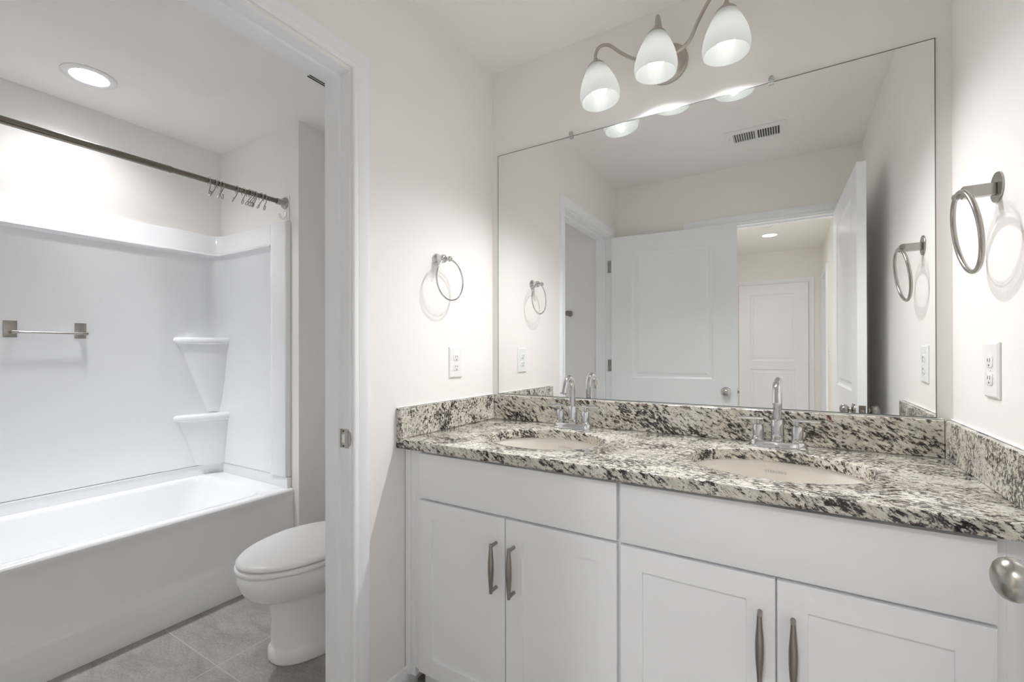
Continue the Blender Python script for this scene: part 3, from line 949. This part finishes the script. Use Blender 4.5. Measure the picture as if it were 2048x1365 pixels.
# ------------------------------------------------------------------ bathtub
TXI = TX + 0.0015
def rrect(x0, x1, y0, y1, r, z, n=8):
    out = []
    for cx, cy, a0 in ((x1 - r, y1 - r, 0), (x0 + r, y1 - r, PI / 2), (x0 + r, y0 + r, PI), (x1 - r, y0 + r, 3 * PI / 2)):
        for k in range(n + 1):
            a = a0 + PI / 2 * k / n
            out.append((cx + r * math.cos(a), cy + r * math.sin(a), z))
    return out
tb = thing('bathtub', (-1.54, -0.975, 0), 'white acrylic alcove bathtub with a plain apron front', 'bathtub')
ya, yb = FAR + 0.002, -0.2165
bm = B()
rings = [rrect(TXI, -1.165, ya, yb, 0.006, 0.425), rrect(TXI, -1.169, ya, yb, 0.006, 0.433), rrect(TXI, -1.178, ya, yb, 0.006, 0.436),
         rrect(-1.880, -1.222, -1.64, -0.325, 0.09, 0.436), rrect(-1.872, -1.234, -1.625, -0.338, 0.09, 0.430), rrect(-1.865, -1.242, -1.61, -0.352, 0.09, 0.415),
         rrect(-1.845, -1.262, -1.575, -0.42, 0.11, 0.28), rrect(-1.81, -1.295, -1.53, -0.50, 0.12, 0.14), rrect(-1.76, -1.34, -1.47, -0.57, 0.10, 0.10)]
loft(bm, rings, cap=False)
bm.verts.ensure_lookup_table()
n_ = len(rings[0])
bm.faces.new([bm.verts[len(rings) * n_ - n_ + k] for k in range(n_)])
obj('basin', bm, 'acryl', tb, angle=60)
bm = B()
prof = [(-1.165, 0.425), (-1.1635, 0.412), (-1.170, 0.400), (-1.172, 0.36), (-1.160, 0.17), (-1.150, 0.155), (-1.132, 0.140), (-1.127, 0.125), (-1.124, 0.0005), (-1.20, 0.0005), (-1.20, 0.425)]
extrude_y(bm, prof, ya, yb)
obj('apron', bm, 'acryl', tb, angle=60)
bm = B()   # raised tiling flange on three sides
fl = [(-1.186, yb), (TXI, yb), (TXI, ya), (-1.186, ya), (-1.186, ya + 0.024), (-1.86, ya + 0.024), (-1.895, ya + 0.06), (-1.895, yb - 0.06), (-1.86, yb - 0.024), (-1.186, yb - 0.024)]
prism(bm, fl, 0.434, 0.494, 0.003, 2)
obj('flange', bm, 'acryl', tb, angle=60)

# surround
SZ0, SZ1, LZ = 0.496, 1.900, 1.775
sr = thing('tub_surround', (-1.75, -0.975, SZ0), 'glossy white molded surround panels around the bathtub', 'tub surround')
def panel_profile(off, zt=SZ1):
    return [(off + 0.012, SZ0), (off + 0.012, LZ - 0.018), (off + 0.018, LZ - 0.012), (off + 0.034, LZ - 0.006), (off + 0.037, LZ), (off + 0.034, LZ + 0.006), (off + 0.026, LZ + 0.012), (off + 0.020, zt - 0.006), (off + 0.016, zt), (off, zt), (off, SZ0)]
SB = -0.2165
bm = B()
prf = panel_profile(0.0)
# back panel profile turned round the rounded inside corner and on to the side wall
path = []
X0, Y0 = TXI, SB
rc = 0.055
base_path = [((TXI, -1.70), (1, 0)), ((TXI, -0.535), (1, 0)), ((TXI, -0.53), (1, 0))]
rings = []
def sec(px, py, nx, ny, extra=0.0):
    return [(px + nx * (o + (extra if o > 0.0 else 0)), py + ny * (o + (extra if o > 0.0 else 0)), z) for o, z in prf]
rings.append(sec(TXI, FAR + 0.05, 1, 0))
rings.append(sec(TXI, -0.545, 1, 0))
rings.append(sec(TXI, -0.530, 1, 0, 0.012))
cc = Vector((TXI + rc + 0.035, SB - rc - 0.035))
rings.append(sec(TXI, cc.y, 1, 0, 0.012))
for k in range(1, 9):
    a = PI - PI / 2 * k / 8          # from facing +x to facing -y
    rr_ = rc + 0.035
    p_ = cc + Vector((math.cos(a), math.sin(a))) * rr_
    rings.append(sec(p_.x, p_.y, -math.cos(a), -math.sin(a), 0.012))
rings.append(sec(-1.345, SB, 0, -1, 0.004))
rings.append(sec(-1.335, SB, 0, -1, 0.0))
loft(bm, rings)
obj('wall_panel', bm, 'acryl', sr, angle=45)
bm = B()
colp = [(-1.350, SB), (-1.345, SB - 0.020), (-1.335, SB - 0.030), (-1.322, SB - 0.0345), (-1.30, SB - 0.0345), (-1.29, SB - 0.030), (-1.20, SB - 0.030), (-1.192, SB - 0.026), (-1.190, SB - 0.018), (-1.190, SB)]
prism(bm, colp, SZ0, SZ1 - 0.002, 0.0025, 2)
obj('end_column', bm, 'acryl', sr, angle=50)
bm = B()
prf2 = panel_profile(0.0)
loft(bm, [[(x, FAR + 0.002 + o, z) for o, z in prf2] for x in (TXI, -1.20)])
obj('end_panel', bm, 'acryl', sr, angle=45)
def corner_shelf(z, zb):
    ox, oy = TXI + 0.016, SB - 0.016
    A, Bp = (ox, -0.490), (-1.783, oy)
    def outline(k, zz, thick=0):
        pts = [(ox, oy, zz)]
        a = Vector((A[0] + 0.006, oy + (A[1] - oy) * k)); b = Vector((ox + (Bp[0] - ox) * k, oy - 0.006))
        pts.append((ox, oy + (A[1] - oy) * k, zz))
        m_ = Vector((b.x * 0.62 + a.x * 0.38 + 0.012 * k, a.y * 0.55 + b.y * 0.45 - 0.03 * k))
        for q in range(11):
            f = q / 10
            p_ = a * (1 - f) ** 2 + m_ * 2 * f * (1 - f) + b * f * f
            pts.append((p_.x, p_.y, zz))
        pts.append((ox + (Bp[0] - ox) * k, oy, zz))
        return pts
    bm = B()
    loft(bm, [outline(k, z + d) for k, d in ((0.93, -0.040), (0.985, -0.034), (1.0, -0.024), (1.0, -0.012), (0.975, -0.002), (0.93, 0.0))])
    s_ = obj('corner_shelf', bm, 'acryl', sr, angle=60)
    bm = B()
    n = 10
    r_ = []
    for k in range(n + 1):
        f = k / n
        kk = 0.90 * (1 - f) + 0.30 * f if zb > 0.6 else 0.90 * (1 - f) + 0.56 * f
        r_.append(outline(kk, z - 0.039 - (z - 0.039 - zb) * f))
    loft(bm, r_)
    obj('shelf_support', bm, 'acryl', s_, angle=60)
corner_shelf(1.268, 0.815)
corner_shelf(0.808, 0.497)

# towel bar on the surround
t = thing('towel_bar', (TXI + 0.012, -1.01, 1.29), 'short satin nickel towel bar with square plates on the tub surround', 'towel bar')
PX = TXI + 0.0122
for y in (-0.889, -1.132):
    bm = B(); box(bm, PX, PX + 0.005, y - 0.0225, y + 0.0225, 1.250, 1.328, 0.002, 2)
    p_ = obj('mounting_plate', bm, 'nickel', t)
    bm = B(); box(bm, PX + 0.005, PX + 0.046, y - 0.003, y + 0.020, 1.268, 1.280, 0.001, 1)
    obj('post', bm, 'nickel', p_)
bm = B(); tube(bm, [(PX + 0.040, -1.132, 1.274), (PX + 0.040, -0.878, 1.274)], 0.0052, 16); obj('bar', bm, 'nickel', t)

# curtain rod and rings
RX, RZ = -1.235, 2.006
t = thing('shower_rod', (RX, -0.97, RZ), 'bronze nickel telescoping shower curtain rod across the tub alcove', 'curtain rod')
bm = B(); tube(bm, [(RX, FAR + 0.003, RZ), (RX, -0.77, RZ)], 0.0145, 20); lathe(bm, [(0.0145, 0), (0.0150, 0.002), (0.0150, 0.012), (0.0128, 0.014)], (RX, -0.775, RZ), (0, 1, 0), 20); obj('outer_tube', bm, 'rod', t)
bm = B(); tube(bm, [(RX, -0.77, RZ), (RX, -0.26, RZ)], 0.0125, 20); obj('inner_tube', bm, 'rod', t)
for y, d in ((-0.2165, -1), (FAR + 0.001, 1)):
    bm = B()
    lathe(bm, [(0.031, 0.0), (0.032, 0.006), (0.029, 0.012), (0.020, 0.016), (0.017, 0.020), (0.0165, 0.052), (0.0155, 0.054), (0.0125, 0.0545)], (RX, y, RZ), (0, d, 0), 32)
    obj('end_flange', bm, 'nickel', t, angle=50)
# rings: a roller hoop over the rod and an open hook below
def hook_mesh(lean):
    bm = B()
    pts = []
    rr = 0.0205
    for k in range(0, 15):
        a = math.radians(215 - k * 17.5)
        pts.append((math.cos(a) * rr, 0, math.sin(a) * rr))
    s0 = Vector(pts[-1])
    pts += [(s0.x - 0.004, 0.001 + lean * 0.2, s0.z - 0.012), (-0.006, lean * 0.6, -0.045), (-0.010, lean, -0.056), (-0.004, lean * 1.1, -0.064), (0.006, lean * 1.1, -0.062), (0.011, lean, -0.054), (0.010, lean * 0.95, -0.047)]
    # swing the hoop into view: it hangs across the rod
    pts = [Vector(p) for p in pts]
    sm = spline(pts, 3)
    tube(bm, sm, 0.0021, 8)
    lathe(bm, [(0.0, -0.003), (0.003, -0.0015), (0.003, 0.0015), (0.0, 0.003)], pts[-1], (0, 0, 1), 10)
    lathe(bm, [(0.0, -0.0028), (0.0026, -0.001), (0.0026, 0.001), (0.0, 0.0028)], pts[0], (0, 0, 1), 10)
    return bm
ys = [-0.607, -0.578, -0.562, -0.546, -0.477, -0.445, -0.417, -0.405, -0.394, -0.384, -0.355, -0.334]
labs = ['chrome curtain hook on the shower rod, farthest from the alcove end wall', 'chrome curtain hook, second of the left cluster of four on the rod',
        'chrome curtain hook, third of the left four, its tip crossing its neighbour', 'chrome curtain hook at the right of the left cluster of four on the rod',
        'chrome curtain hook standing alone just right of the bare stretch of rod', 'chrome curtain hook alone between the lone hook and the tight bunch',
        'chrome curtain hook at the left side of the tight bunch of four', 'chrome curtain hook, second from the left inside the tight bunch', 'chrome curtain hook, third from the left inside the tight bunch',
        'chrome curtain hook at the right side of the tight bunch of four', 'chrome curtain hook second nearest to the rod end flange', 'chrome curtain hook nearest to the rod end flange']
leans = [0.004, -0.018, 0.014, -0.016, -0.018, -0.006, -0.014, -0.012, -0.013, -0.012, -0.016, -0.003]
for y, lb, ln in zip(ys, labs, leans):
    o = obj('curtain_hook', hook_mesh(ln), 'pull', loc=(0, 0, 0), angle=70)
    o.location = (RX, y, RZ - 0.004)
    o.rotation_euler = (0, 0, math.radians(random.uniform(-14, 14)))
    tag(o, lb, 'curtain hook', 'shower curtain hooks')

# clear hook behind the rod flange
t = thing('wall_hook', (-1.225, -0.2165, 1.95), 'clear plastic utility hook on the alcove wall just under the rod flange', 'hook')
bm = B(); box(bm, -1.248, -1.200, -0.2190, -0.2155, 1.905, 2.045, 0.0012, 2); obj('back_plate', bm, 'plastic', t)
bm = B(); tube(bm, spline([(-1.226, -0.219, 1.955), (-1.226, -0.226, 1.925), (-1.226, -0.240, 1.912), (-1.226, -0.254, 1.922), (-1.226, -0.257, 1.936)], 5), 0.005, 10); obj('hook_arm', bm, 'clear', t)

# robe hook on the tub room end wall, seen through the doorway in the mirror
t = thing('robe_hook', (-0.385, FAR, 1.493), 'round satin nickel hook on the tub room wall, seen in the mirror', 'hook')
bm = B(); lathe(bm, [(0.024, 0.0005), (0.024, 0.004), (0.020, 0.008), (0.010, 0.012), (0.009, 0.040), (0.019, 0.046), (0.022, 0.052), (0.019, 0.058), (0, 0.060)], (-0.385, FAR, 1.493), (0, 1, 0), 32)
obj('post', bm, 'pull', t, angle=50)

# ------------------------------------------------------------------ toilet
TC = -0.525
def egg(tip, back, hw, z, mid=None, n=56, xc=TC, sq=2.0):
    mid = tip + (back - tip) * 0.56 if mid is None else mid
    pts = []
    for k in range(n):
        a = 2 * PI * k / n
        c, s = math.cos(a), math.sin(a)
        x = xc + hw * math.copysign(abs(c) ** (2 / sq), c)
        y = mid + (s * (back - mid) if s > 0 else s * (mid - tip))
        if s > 0: x = xc + (x - xc) * (1 - 0.10 * s)
        pts.append((x, y, z))
    return pts
tl = thing('toilet', (TC, -0.45, 0), 'white elongated toilet with closed lid beside the bathtub', 'toilet')
bm = B()
loft(bm, [egg(-0.718, -0.20, 0.142, 0.0005, sq=2.4), egg(-0.720, -0.20, 0.144, 0.006, sq=2.4), egg(-0.717, -0.20, 0.141, 0.040, sq=2.4), egg(-0.711, -0.20, 0.135, 0.050, sq=2.4), egg(-0.707, -0.20, 0.131, 0.058, sq=2.4),
          egg(-0.712, -0.19, 0.124, 0.16, sq=2.3), egg(-0.728, -0.18, 0.124, 0.225, sq=2.2), egg(-0.742, -0.16, 0.130, 0.240), egg(-0.775, -0.14, 0.150, 0.256), egg(-0.808, -0.12, 0.172, 0.283), egg(-0.830, -0.10, 0.183, 0.318),
          egg(-0.839, -0.10, 0.188, 0.350), egg(-0.837, -0.10, 0.187, 0.366), egg(-0.831, -0.10, 0.182, 0.372)])
obj('bowl', bm, 'porc', tl, angle=70)
bm = B()
loft(bm, [egg(-0.834, -0.33, 0.184, 0.3725), egg(-0.840, -0.33, 0.189, 0.377), egg(-0.841, -0.33, 0.190, 0.386), egg(-0.836, -0.33, 0.186, 0.392), egg(-0.822, -0.33, 0.175, 0.3935)])
obj('seat', bm, 'plastic', tl, angle=70)
bm = B()
loft(bm, [egg(-0.828, -0.325, 0.181, 0.3955), egg(-0.835, -0.325, 0.186, 0.399), egg(-0.836, -0.325, 0.187, 0.406), egg(-0.830, -0.325, 0.183, 0.4125), egg(-0.825, -0.33, 0.168, 0.4165), egg(-0.74, -0.38, 0.11, 0.4200), egg(-0.66, -0.45, 0.05, 0.4210)])
obj('lid', bm, 'plastic', tl, angle=70)
bm = B(); box(bm, TC - 0.205, TC + 0.205, -0.225, -0.035, 0.375, 0.715, 0.02, 3); obj('tank', bm, 'porc', tl)
bm = B(); box(bm, TC - 0.215, TC + 0.215, -0.236, -0.028, 0.716, 0.748, 0.010, 3); obj('tank_lid', bm, 'porc', tl)
bm = B(); lathe(bm, [(0.012, 0), (0.012, 0.008), (0.006, 0.012), (0.006, 0.02)], (TC - 0.15, -0.225, 0.66), (0, -1, 0), 20); tube(bm, [(TC - 0.155, -0.243, 0.66), (TC - 0.085, -0.245, 0.652)], 0.006, 10); obj('flush_lever', bm, 'chrome', tl)
